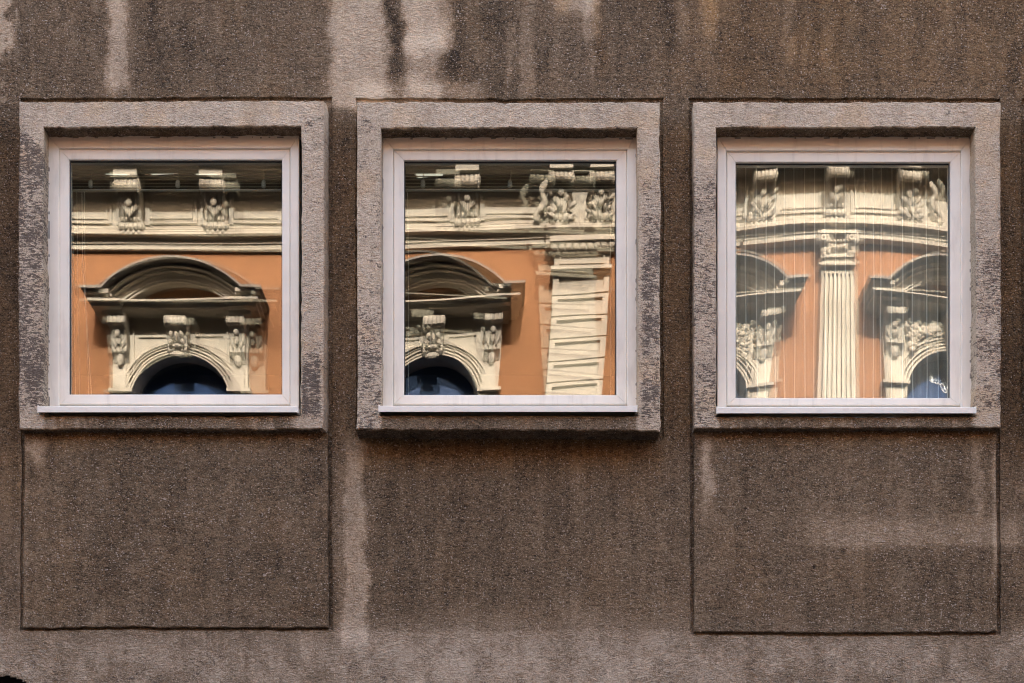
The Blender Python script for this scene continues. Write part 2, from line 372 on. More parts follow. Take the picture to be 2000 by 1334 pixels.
# ------------------------------------------------------------------ street
ground = MB(); ground.box(-150, 150, -150, 150, -.6, -.14); tag(ground.build('ground', ASPH), kind='structure')
road = MB(); road.box(-60, 60, -12.6, -2.6, -.139, -.13); tag(road.build('road', ASPH), kind='structure')
for nm, a, b_ in (('pavement', -2.6, 0), ('pavement', -ST, -12.6)):
    pv = MB(); pv.box(-60, 60, a, b_, -.136, 0); tag(pv.build(nm, PAVE), kind='structure')

# ------------------------------------------------------------------ the grey building whose wall fills the picture
G = empty('concrete_building', (0, 0, 0))
tag(G, 'brown grey roughcast building with stained render and three white windows', 'building')
SHIFT = WX(1996, 0) - WX(697, 0)
def rect(q, p): return (WX(q[0], -p), WX(q[1], -p), WZ(q[3], -p), WZ(q[2], -p))
slots = []
for un in UNITS:
    p = un['p']; a = rect(un['slot'], 0); o = rect(un['o'], p)
    if un['panel'] is None: a = (a[0], a[1], o[2] + .004, a[3])
    un['W'] = a; slots.append(a)
u1 = UNITS[1]['W']; sh = SHIFT + .002
holes = slots + [(u1[0] + sh, u1[1] + sh, u1[2], u1[3]), (u1[0] - sh - .0, u1[1] - sh - .0, u1[2], u1[3])]
sk = Skin()
gx, gz = WX(-40), WX(2040)
dense = ((WX(-60), WX(2060)), (WZ(1400), WZ(-60)))
def cut(cx, cz):
    u = 1000 + cx / SX; v = 667 - ((cz - CZ) - UP) / SX
    return ((u + 30) / 110) ** 2 + ((v - 1368) / 50) ** 2 < .9 + .3 * fbm(u / 14, v / 14, 4)
sk.grid(-9, 9, -.13, 15.9, 0, 'wall', holes, dense=dense, cut=cut)
for k, h in enumerate(holes):   # the shadow joint round each unit: sides and back
    y1 = .012
    sk.loop(h, [(0, 0), (0, y1)], 'wall', step=.01)
    if k < 3:
        i = rect(UNITS[k]['i'], UNITS[k]['p']); e = .02
        sk.grid(h[0] - .01, h[1] + .01, h[2] - .01, h[3] + .01, y1, 'wall', [(i[0] - e, i[1] + e, i[2] - e, i[3] + e)], step=.016)
    else:
        i = rect(UNITS[1]['i'], UNITS[1]['p']); s_ = sh if k == 3 else -sh
        sk.grid(h[0] - .01, h[1] + .01, h[2] - .01, h[3] + .01, y1, 'wall', [(i[0] + s_ - .02, i[1] + s_ + .02, i[2] - .02, i[3] + .02)], step=.05)
sk.build('wall', CONC, G)
bk = MB()   # building mass behind the wall, roof, and a near-black backing with the broken corner's shade in its colour
bk.box(-9, 9, 4.4, 4.6, -.13, 15.9); bk.box(-30, -9, -.02, 4.6, -.13, 16.1); bk.box(9, 30, -.02, 4.6, -.13, 16.1)  # unseen side masses, lengthened to close off light from the street ends
bk.build('side_wall', CAULK, G)
rf = MB(); rf.box(-30.4, 30.4, -.12, 4.8, 16.1, 16.25); rf.build('roof', LEAD, G)
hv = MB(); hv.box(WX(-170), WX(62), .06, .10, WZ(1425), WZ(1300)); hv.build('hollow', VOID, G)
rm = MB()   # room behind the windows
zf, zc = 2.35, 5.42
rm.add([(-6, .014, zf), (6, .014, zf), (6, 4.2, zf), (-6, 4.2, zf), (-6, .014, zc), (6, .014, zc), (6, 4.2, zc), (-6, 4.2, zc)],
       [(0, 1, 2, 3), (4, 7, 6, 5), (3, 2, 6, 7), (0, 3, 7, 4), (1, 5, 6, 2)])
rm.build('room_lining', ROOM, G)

def surround(k):
    un = UNITS[k]; p = un['p']; o = rect(un['o'], p); i = rect(un['i'], p); c = .0035
    s = Skin()
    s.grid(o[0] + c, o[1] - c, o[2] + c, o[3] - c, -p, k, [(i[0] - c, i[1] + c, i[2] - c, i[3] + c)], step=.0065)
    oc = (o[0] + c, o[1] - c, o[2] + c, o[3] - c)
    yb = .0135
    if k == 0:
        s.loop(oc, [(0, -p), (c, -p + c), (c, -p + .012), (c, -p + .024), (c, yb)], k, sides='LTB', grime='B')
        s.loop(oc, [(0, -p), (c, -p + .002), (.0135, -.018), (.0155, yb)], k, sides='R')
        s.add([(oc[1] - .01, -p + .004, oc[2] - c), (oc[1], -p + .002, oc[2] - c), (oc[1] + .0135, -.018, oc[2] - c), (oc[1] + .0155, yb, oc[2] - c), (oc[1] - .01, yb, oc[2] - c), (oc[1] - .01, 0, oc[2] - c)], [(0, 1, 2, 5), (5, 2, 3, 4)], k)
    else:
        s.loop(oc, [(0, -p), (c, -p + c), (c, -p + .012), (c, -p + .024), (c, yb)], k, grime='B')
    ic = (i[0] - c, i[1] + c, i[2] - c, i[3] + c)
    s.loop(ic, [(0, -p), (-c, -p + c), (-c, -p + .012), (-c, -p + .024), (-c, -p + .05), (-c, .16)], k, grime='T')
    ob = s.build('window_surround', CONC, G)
    if un['panel']:
        a = rect(un['panel'], .008); t = o[2] + .006; s2 = Skin(); c2 = .003
        a = (a[0], a[1], a[2], t)
        s2.grid(a[0] + c2, a[1] - c2, a[2] + c2, a[3], -.008, 'panel', step=.0065)
        s2.loop((a[0] + c2, a[1] - c2, a[2] + c2, a[3]), [(0, -.008), (c2, -.005), (c2, yb)], 'panel', sides='LRB')
        s2.build('apron_panel', CONC, G)
    return ob

# pane shapes: slope fields written as height functions d(x, z), local to the pane centre, in metres
def ripple(x, z, s):
    r = 0
    for k in range(7):
        fx = 3 + 9 * vnoise(np.array([k * 3.1]), np.array([s * 1.]), 2)[0]; fz = 12 + 40 * vnoise(np.array([k * 1.7]), np.array([s * 2.]), 3)[0]
        a = .00016 / (1 + .5 * k)
        r = r + a / fz * np.sin(fx * x + fz * z + 6.28 * vnoise(np.array([k * 5.]), np.array([s * 7.]), 8)[0])
    return r
UPX = 1 / 4770.   # slope that moves the reflected picture one photo pixel
def d_pane(k, layer):
    def f(x, z):
        top = .46 - z
        if k == 0:
            return ripple(x, z, 1 + layer) + (0 if layer == 0 else (-.5 * x * x * .135 * 500 - x * 10 + 4 * z * 0) * UPX)
        if k == 1:
            a = .010
            q = a * x * top * top / 2
            return ripple(x, z, 4 + layer) + (q if layer == 0 else -.8 * q + (38 * x + 3 * z) * UPX)
        bul = x * x * z * .5
        if layer == 0: return ripple(x, z, 8) - 18 * z * UPX + bul * 160 * UPX
        return ripple(x, z, 9) - 21 * z * UPX - 9 * x * UPX + bul * 100 * UPX
    return f
def pane_mesh(x0, x1, z0, z1, y, fn, m, parent, n=72):
    xs = np.linspace(x0, x1, n + 1); zs = np.linspace(z0, z1, n + 1); X, Z = np.meshgrid(xs, zs)
    dd = fn(X - (x0 + x1) / 2, Z - (z0 + z1) / 2)
    P = np.concatenate([np.stack([X.ravel(), (y + dd).ravel(), Z.ravel()], 1), np.stack([X.ravel(), (y + dd + .004).ravel(), Z.ravel()], 1)])
    i, j = np.meshgrid(np.arange(n), np.arange(n)); a = (j * (n + 1) + i).ravel(); M = (n + 1) ** 2
    F = np.concatenate([np.stack([a, a + 1, a + n + 2, a + n + 1], 1), np.stack([a + M, a + n + 1 + M, a + n + 2 + M, a + 1 + M], 1)])
    me = bpy.data.meshes.new('pane'); me.from_pydata(P.tolist(), [], F.tolist()); me.materials.append(m); me.materials.append(GBK)
    me.polygons.foreach_set('material_index', [0] * (n * n) + [1] * (n * n)); me.polygons.foreach_set('use_smooth', [True] * (2 * n * n)); me.update()
    o = bpy.data.objects.new('pane', me); COL.objects.link(o); o.parent = parent
    return o
def mitred(m, O, I, y0, y1, r=.003, gap=.0007):
    """four mitred bars between rectangles O and I (x0,x1,z0,z1), front at y0 (nearer the street), back at y1, eased edges"""
    c = [((O[0], O[2]), (I[0], I[2])), ((O[1], O[2]), (I[1], I[2])), ((O[1], O[3]), (I[1], I[3])), ((O[0], O[3]), (I[0], I[3]))]
    for k in range(4):
        a, b = c[k], c[(k + 1) % 4]
        A = np.array(a[0]), np.array(a[1]), np.array(b[0]), np.array(b[1])
        dirv = (A[2] - A[0]) / np.linalg.norm(A[2] - A[0]); out = np.array([dirv[1], -dirv[0]])
        rows = []
        w_ = abs(np.dot(A[0] - A[1], out)) 
        for (t, y) in ((0, y1), (0, y0 + r), (.3 * r, y0 + .3 * r), (r, y0), (w_ - r, y0), (w_ - .3 * r, y0 + .3 * r), (w_, y0 + r), (w_, y1)):
            f = t / w_
            s = A[0] + (A[1] - A[0]) * f + dirv * gap; e = A[2] + (A[3] - A[2]) * f - dirv * gap
            rows.append(((s[0], y, s[1]), (e[0], y, e[1])))
        vs_ = [q for rr in rows for q in rr]; n = len(rows)
        fs = [(2 * i, 2 * i + 1, 2 * i + 3, 2 * i + 2) for i in range(n - 1)] + [tuple(2 * i for i in range(n)), tuple(2 * i + 1 for i in range(n))[::-1]]
        m.add(vs_, fs)
def window(k):
    un = UNITS[k]; yf = -un['p'] + .078; ys = yf + .011; yg = ys + .014
    F = rect(un['f'], -yf); Fi = rect(un['s'], -yf); Sx = rect(un['s'], -ys); gl = rect(un['g'], -ys)
    Fo = (F[0] - .002, F[1] + .002, F[2] - .02, F[3] + .012)
    fr = MB(); mitred(fr, Fo, (Fi[0], Fi[1], Fi[2] - .004, Fi[3]), yf, yf + .06)
    win = fr.build('window', PVC, G)
    win['label'] = ['white plastic window with a raised blind, reflecting one whole curved pediment', 'white plastic window in the deeper surround, reflecting a pediment and a panelled pilaster', 'white plastic window with thin curtain cords, reflecting a fluted pilaster'][k]
    ss = MB(); mitred(ss, (Sx[0] + .0012, Sx[1] - .0012, Sx[2], Sx[3] - .001), gl, ys, ys + .05, .004); ss.build('sash', PVC, win)
    gk = MB(); q = .0035
    mitred(gk, (gl[0] - .001, gl[1] + .001, gl[2] - .001, gl[3] + .001), (gl[0] + q, gl[1] - q, gl[2] + .001, gl[3] - q), yg - .002, yg + .004, .001); gk.build('gasket', GASK, win)
    x0, x1, z0, z1 = gl[0] - .004, gl[1] + .004, gl[2] - .004, gl[3] + .004
    pane_mesh(x0, x1, z0, z1, yg + .005, d_pane(k, 0), GOUT3 if k == 2 else GOUT, win)
    pane_mesh(x0, x1, z0, z1, yg + .027, d_pane(k, 1), GIN3 if k == 2 else GIN, win)
    # sill: pressed metal, nosing ahead of the surround face
    yn = -un['p'] - .022
    a = rect(un['sill'], -yn); s = MB()
    prof = [(yf + .001, a[3] + .012), (yf - .004, a[3] + .012), (yn + .004, a[3]), (yn, a[3] - .003), (yn, a[2]), (yn + .0022, a[2] - .0008), (yn + .0022, a[3] - .006), (yf + .001, a[3] + .006)]
    n = len(prof); vs_ = [(a[0], y, z) for y, z in prof] + [(a[1], y, z) for y, z in prof]
    s.add(vs_, [(i, (i + 1) % n, n + (i + 1) % n, n + i) for i in range(n)] + [tuple(range(n))[::-1], tuple(range(n, 2 * n))])
    for xx in (a[0], a[1] - .006): s.box(xx, xx + .006, yn - .001, yn + .09, a[2] - .0015, a[3] + .002)
    s.build('sill', ALU, win)
    ck = MB(); i_ = rect(un['i'], un['p'])
    # crumbling mortar fillet round the frame
    pts = lambda A, B, n_: [(A[0] + (B[0] - A[0]) * t / n_, yf + .006 + random.uniform(-.002, .002), A[1] + (B[1] - A[1]) * t / n_ + random.uniform(-.001, .001)) for t in range(n_ + 1)]
    for A, B in (((i_[0] + .0012, i_[2]), (i_[0] + .0012, i_[3])), ((i_[1] - .0012, i_[2]), (i_[1] - .0012, i_[3])), ((i_[0], i_[3] - .004), (i_[1], i_[3] - .004))):
        ck.tube(pts(A, B, 60), .0055, 6)
    ck.build('mortar_fillet', CAULK, win)
    return win, gl, yg
wins = []; surs = []
for k in range(3):
    surs.append(surround(k)); wins.append(window(k))
# neighbouring deep bays beyond the two picture edges
for s_ in (sh, -sh):
    c = surs[1].copy(); COL.objects.link(c); c.location.x = s_; c['label'] = 'deep window surround cut off by the picture edge'
    wn = wins[1][0].copy(); COL.objects.link(wn); wn.location.x = s_
    wn['label'] = 'white plastic window beyond the picture edge'
    for ch in list(wins[1][0].children):
        d = ch.copy(); COL.objects.link(d); d.parent = wn

# ------------------------------------------------------------------ things inside the rooms
def blind(k, label, knots):
    win, gl, yg = wins[k]; y = yg + .075
    px = lambda u, v, yy=y: (WX(u, yy), yy, WZ(v, yy))
    root = empty('venetian_blind', (WX((UNITS[k]['g'][0] + UNITS[k]['g'][1]) / 2, y), y, WZ(330, y)))
    tag(root, label, 'blind', 'venetian blinds drawn up inside the windows'); o0 = Vector(root.location)
    a, b = UNITS[k]['g'][0] + 3, UNITS[k]['g'][1] - 3
    def part(name, m, mt):
        m.v = [tuple(Vector(p) - o0) for p in m.v]; return m.build(name, mt, root)
    m = MB(); m.box(WX(a, y), WX(b, y), y, y + .028, WZ(331, y), WZ(321, y)); part('headrail', m, BLIND)
    sl0 = None
    for j, v in enumerate((337, 343.5, 350, 357, 363.5)):
        if sl0 is None:
            m = MB(); z = WZ(v, y)
            m.add([(WX(a, y), y, z), (WX(b, y), y, z), (WX(b, y), y + .006, z + .0022), (WX(a, y), y + .006, z + .0022), (WX(b, y), y + .013, z + .0014), (WX(a, y), y + .013, z + .0014)], [(0, 1, 2, 3), (3, 2, 4, 5)])
            sl0 = part('slat', m, BLIND); zz = z
        else:
            c = sl0.copy(); COL.objects.link(c); c.parent = root; c.location = (0, 0, WZ(v, y) - zz)
    m = MB(); m.box(WX(a, y), WX(b, y), y, y + .014, WZ(371.6, y), WZ(369.6, y)); part('bottom_rail', m, CORD)
    for u in knots:
        m = MB(); p0 = px(u, 331); p1 = px(u + .5, 352)
        m.tube([p0, px(u + 1, 342), p1], .0013, 5); part('pull_cord', m, CORD)
        m = MB(); c = px(u, 358)
        ring = lambda r, v: [(c[0] + r * math.cos(q * math.pi / 4), y + r * math.sin(q * math.pi / 4), WZ(v, y)) for q in range(8)]
        vs_ = ring(.004, 352) + ring(.0085, 353.5) + ring(.0095, 365) + ring(.005, 367)
        m.add(vs_, [(i * 8 + q, i * 8 + (q + 1) % 8, i * 8 + 8 + (q + 1) % 8, i * 8 + 8 + q) for i in range(3) for q in range(8)] + [tuple(range(8))[::-1], tuple(range(24, 32))]); part('cord_weight', m, CORD)
    for u in ((142, 150) if k == 0 else (796, 1191)):
        m = MB(); m.tube([px(u, 372), px(u + 2, 560), px(u + (2 if k else 6), 790)], .001, 5); part('tilt_cord', m, CORD)
    if k == 0:
        m = MB(); m.tube([px(160, 372), px(161, 520), px(170, 640), px(180, 790)], .0012, 5); m.tube([px(165, 372), px(166, 560), px(174, 790)], .0010, 5); part('lift_cord', m, CORD)
blind(0, 'beige blind drawn up behind the glass reflecting a whole pediment, cords hanging at its side', (177, 347, 515))
blind(1, 'beige blind drawn up behind the glass reflecting the panelled pilaster', (826, 996))
def string_curtain():
    win, gl, yg = wins[2]; y = yg + .10
    root = empty('string_curtain', (WX(1646, y), y, WZ(320, y))); o0 = Vector(root.location)
    tag(root, 'sheer curtain with thin pale vertical cords behind the glass reflecting the fluted pilaster', 'curtain')
    a, b = 1425, 1870
    m = MB(); m.box(WX(a, y), WX(b, y), y - .006, y + .012, WZ(314, y), WZ(305, y)); m.v = [tuple(Vector(p) - o0) for p in m.v]; m.build('curtain_rail', BLIND, root)
    us = [1438, 1456, 1477, 1495, 1513, 1531, 1551, 1571, 1590, 1611, 1631, 1651, 1669, 1687, 1705, 1720, 1741, 1762, 1782, 1809, 1832, 1850]
    for u in us:
        m = MB(); n = 9; ph = random.uniform(0, 6)
        m.tube([(WX(u + math.sin(q * .7 + ph) * .9 + q * random.uniform(-.05, .18), y), y - .004, WZ(314 + q * 62, y)) for q in range(n)], .0021, 5)
        m.v = [tuple(Vector(p) - o0) for p in m.v]; m.build('cord', CORD, root)
    m = MB(); n = 120; vs_ = []
    for q in range(n + 1):
        x = WX(a, y) + (WX(b, y) - WX(a, y)) * q / n; yy = y + .006 + .004 * math.sin(q * .8) + .002 * math.sin(q * 2.1)
        vs_ += [(x - o0.x, yy - o0.y, WZ(312, y) - o0.z), (x - o0.x, yy - o0.y, WZ(815, y) - o0.z)]
    m.add(vs_, [(2 * q, 2 * q + 1, 2 * q + 3, 2 * q + 2) for q in range(n)]); m.build('net', SHEER, root, True)
string_curtain()
for (u, v, L_, rz, lb) in ((226, 337, .10, .10, 'small lit ceiling lamp seen through the blind of the whole-pediment window, nearest its corner'), (320, 336, .13, -.12, 'lit ceiling lamp behind that blind, between its first two hanging cord weights'),
                       (402, 337, .10, .0, 'lit ceiling lamp seen behind the right scrolled bracket in the glass'), (498, 326, .14, .14, 'lit ceiling lamp beside the rightmost hanging cord weight'),
                       (838, 341, .12, -.2, 'lit ceiling lamp behind the blind of the window with the panelled pilaster')):
    sl = ((667 - v) * SX + UP) / D; Y = (zc - .03 - CZ) / sl; X = (u - 1000) * SX / D * Y
    root = empty('ceiling_light', (X, Y - D, zc - .03)); root.rotation_euler.z = rz
    tag(root, lb, 'ceiling light', 'ceiling lamps in the dim room')
    m = MB(); m.box(-L_ / 2 - .01, L_ / 2 + .01, -.035, .035, .006, .03); m.build('housing', PVC, root)
    m = MB(); m.box(-L_ / 2, L_ / 2, -.025, .025, 0, .006); m.build('diffuser', LAMPM, root)

# ------------------------------------------------------------------ the ornate building across the street (seen in the glass)
B = empty('ornate_building', (0, -ST, 0))
tag(B, 'orange stucco building with cream pediments and cornice, seen mirrored in the window glass', 'building')
YW = .04                     # mean mirror plane
DT = D + ST + 2 * YW         # virtual distance to its wall
def PX(u, q=0.): return (u - 1000) * SX / D * (DT - q)
def PZ(v, q=0.): return CZ + ((667 - v) * SX + UP) / D * (DT - q)
def fb(m, u0, u1, v0, v1, q1, q0=0., mi=0):
    """box standing out q1 from the facade whose front shows at these places"""
    m.box(PX(u0, q1), PX(u1, q1), q0, q1, PZ(v1, q1), PZ(v0, q1), mi)
def lb(m, uc, a, b, v0, v1, q1, q0=0.):   # the same, sizes measured about a centre line
    xc = 0; k = SX / D * (DT - q1)
    m.box(a * k, b * k, q0, q1, PZ(v1, q1), PZ(v0, q1))
def arc(m, cv, r0, r1, a0, a1, q1, q0, n=28, cu=0, qref=None, ref=None):
    """arched band about the local centre line"""
    qref = q1 if qref is None else qref
    k = SX / D * (DT - qref); zc_ = PZ(cv, qref); vs_ = []
    for i in range(n + 1):
        a = R(a0 + (a1 - a0) * i / n); c, s = math.cos(a), math.sin(a)
        for (r, q) in ((r0, q0), (r1, q0), (r1, q1), (r0, q1)): vs_.append((k * (cu + r * c), q, zc_ + k * r * s))
    fs = []
    for i in range(n):
        for j in range(4):
            fs.append((4 * i + j, 4 * i + (j + 1) % 4, 4 * i + 4 + (j + 1) % 4, 4 * i + 4 + j))
    fs += [(0, 1, 2, 3), (4 * n + 3, 4 * n + 2, 4 * n + 1, 4 * n)]
    m.add(vs_, fs)
def console(m, w_, prof, reeds=5, amp=.012, q0=.0, xc=0.):
    """scrolled bracket: prof = [(q, v)] down its front"""
    n = reeds * 4; hw = w_ / 2; vs_ = []; M = len(prof)
    for i in range(n + 1):
        x = -hw + w_ * i / n
        for (q, v, on) in prof:
            qq = q - amp * on * (1 - abs(math.sin(math.pi * reeds * i / n)) ** .6)
            vs_.append((xc + x, qq, PZ(v, q)))
    fs = [(i * M + j, (i + 1) * M + j, (i + 1) * M + j + 1, i * M + j + 1) for i in range(n) for j in range(M - 1)]
    m.add(vs_, fs)
    for x in (-hw, hw):
        vs_ = [(xc + x, q, PZ(v, q)) for q, v, on in prof] + [(xc + x, q0, PZ(v, q)) for q, v, on in prof]
        m.add(vs_, [(j, j + 1, M + j + 1, M + j) for j in range(M - 1)])
    vs_ = [(xc - hw, prof[-1][0], PZ(prof[-1][1], prof[-1][0])), (xc + hw, prof[-1][0], PZ(prof[-1][1], prof[-1][0])), (xc + hw, q0, PZ(prof[-1][1], prof[-1][0])), (xc - hw, q0, PZ(prof[-1][1], prof[-1][0]))]
    m.add(vs_, [(0, 1, 2, 3)])
def roll(q, v, r, vr, a0=-100, a1=100, n=8):   # a scroll roll bulging forward in a console profile
    return [(q + r * math.cos(R(a0 + (a1 - a0) * i / n)), v - vr * math.sin(R(a1 + (a0 - a1) * i / n)), 1) for i in range(n + 1)]
PED = [-2360, -1820, -1280, -740, -200, 340, 857, 1396, 1864, 2400, 2930, 3470, 4010]
BRK = [-256 - 167 * k for k in range(13, 0, -1)] + [-256, -89, 78, 245, 412, 579, 746, 913, 1096, 1174, 1330, 1475, 1635, 1795, 1955, 2122, 2290, 2457] + [2457 + 167 * k for k in range(1, 11)]
def xc_of(u): return PX(u, .5)
X0, X1 = -30, 30  # unseen ends run on to keep sunlit ground from lighting the street
# wall with rectangular holes behind the arched surrounds
wl = MB(); cuts = sorted([(xc_of(u) - .60, xc_of(u) + .60) for u in PED]); zt, zb = PZ(665), PZ(1050); cur = X0
for a, b_ in cuts:
    wl.box(cur, a, -.35, 0, 4.6, PZ(430)); wl.box(a, b_, -.35, 0, zt, PZ(430)); wl.box(a, b_, -.35, 0, 4.6, zb); cur = b_
wl.box(cur, X1, -.35, 0, 4.6, PZ(430)); wl.build('wall', OCHRE, B)
bs = MB(); bs.box(X0, X1, -.35, .1, 0, 4.45); bs.box(X0, X1, -.35, .22, 4.45, 4.7)
for i in range(6): bs.box(X0, X1, .1, .13, .5 + i * .65, 1.1 + i * .65)
bs.build('plinth_storey', BASEST, B)
rr = MB(); rr.add([(X0, -8, 0), (X1, -8, 0), (X1, -8, 12), (X0, -8, 12), (X0, -.35, 0), (X1, -.35, 0), (X1, -.35, 12), (X0, -.35, 12)], [(0, 1, 2, 3), (0, 3, 7, 4), (1, 5, 6, 2)]); rr.build('rear_wall', CREAM, B)
# entablature: architrave and frieze, breaking forward over the pilasters
def entab(m, u0, u1, dq, mi=0):
    zt_ = PZ(356)
    def band(v0, v1, q, mi=0): m.box(PX(u0, q) , PX(u1, q), -.05, q + dq, PZ(v1, q + dq), PZ(v0, q + dq))
    m.box(PX(u0), PX(u1), -.3, .06 + dq, PZ(484, .06 + dq), zt_)
    band(474, 484, .075); band(463.5, 473, .10)
    band(459, 462, .115); band(449, 453.5, .22); band(445, 448.5, .19); band(440, 444, .14)
ent = MB(); entab(ent, -3700, 1068, 0); entab(ent, 1210, 1440, 0); entab(ent, 1440, 1866, .10); entab(ent, 1866, 5700, 0); entab(ent, 1068, 1210, .16)
ent.build('entablature', CREAM, B)
ev = MB(); se = PZ(356) 
ev.box(X0 - .3, X1 + .3, -.3, .76, se, se + .10, 0); ev.box(X0 - .3, X1 + .3, -.3, .84, se + .10, se + .28, 0); ev.box(X0 - .3, X1 + .3, -.3, .90, se + .28, se + .33, 1)
ev.add([(X0 - .3, .90, se + .33), (X1 + .3, .90, se + .33), (X1 + .3, -6, se + 2.2), (X0 - .3, -6, se + 2.2)], [(0, 1, 2, 3)], 1)
ev.build('eaves', [CREAM, LEAD], B)
# frieze panels with raised mouldings
for i in range(len(BRK) - 1):
    a, b_ = BRK[i] + 28, BRK[i + 1] - 28
    if b_ - a < 40: continue
    dq = .10 if 1440 < BRK[i] < 1790 else 0.
    m = MB(); q = .095 + dq; q0 = .05 + dq
    fb(m, a, b_, 428, 433, q, q0); fb(m, a, b_, 366, 371, q, q0); fb(m, a, a + 4, 371, 428, q, q0); fb(m, b_ - 4, b_, 371, 428, q, q0)
    fb(m, a + 9, b_ - 9, 421, 424, q - .012, q0); fb(m, a + 9, a + 11, 380, 421, q - .012, q0); fb(m, b_ - 11, b_ - 9, 380, 421, q - .012, q0)
    m.build('frieze_panel', CREAM, B)
# scrolled brackets
def bracket_mesh():
    m = MB()
    prof = [(.34, 342, 0)] + roll(.40, 361, .10, 10, 10, 10) if False else []
    prof = [(.46, 345, .3), (.52, 347, 1), (.56, 352, 1), (.565, 358, 1), (.54, 364, 1), (.48, 368, 1), (.42, 369, .6), (.34, 371, .6), (.32, 384, .6), (.29, 398, .6), (.25, 412, .6), (.20, 424, .6),
            (.22, 429, 1), (.26, 433, 1), (.27, 438, 1), (.25, 443, 1), (.20, 446, 1), (.13, 447, .3)]
    console(m, .26, prof, 5, .022, .03)
    zt_ = PZ(344, .5); m.box(-.14, .14, .03, .575, zt_ - .01, se + .001)
    m.box(-.155, .155, .03, .60, se - .025, se - .001)
    for s_ in (-1, 1):   # side volutes and backing strip
        for (q, v, r) in ((.44, 360, .10), (.20, 438, .06)):
            c = (s_ * .135, q, PZ(v, q)); m.blob(c, .02, r, r, 10, 6); m.blob((c[0] + s_ * .012, q, c[2]), .016, r * .55, r * .55, 8, 5)
        m.box(s_ * .15, s_ * .205, .03, .105, PZ(436, .1), PZ(362, .1))
    z = lambda v, q: PZ(v, q)
    m.blob((0, .35, z(392, .34)), .042, .045, .05, 10, 6)
    for j in range(7):    # leaf
        a = (j - 3) / 3; m.blob((a * .085, .31 - abs(a) * .03, z(404 + 9 * (1 - abs(a)), .24)), .017, .03, .075 * (1.15 - abs(a) * .5), 8, 5, -a * .35)
    for j in range(5): m.blob(((j - 2) * .05, .24, z(425, .24)), .022, .035, .028, 8, 5)
    for j in range(4): m.blob(((j - 1.5) * .062, .21, z(450, .21)), .024, .03, .03, 8, 5)
    return m
br0 = None
for u in BRK:
    dq = .16 if 1060 < u < 1215 else (.10 if 1440 < u < 1866 else 0.)
    if br0 is None: br0 = bracket_mesh().build('bracket', STONE, B, True); o = br0; o.data.polygons.foreach_set('use_smooth', [len(p.vertices) == 4 and False for p in o.data.polygons])
    else: o = br0.copy(); COL.objects.link(o); o.parent = B
    o.location = (xc_of(u), dq * .6, 0); o.scale = (1, 1, 1)

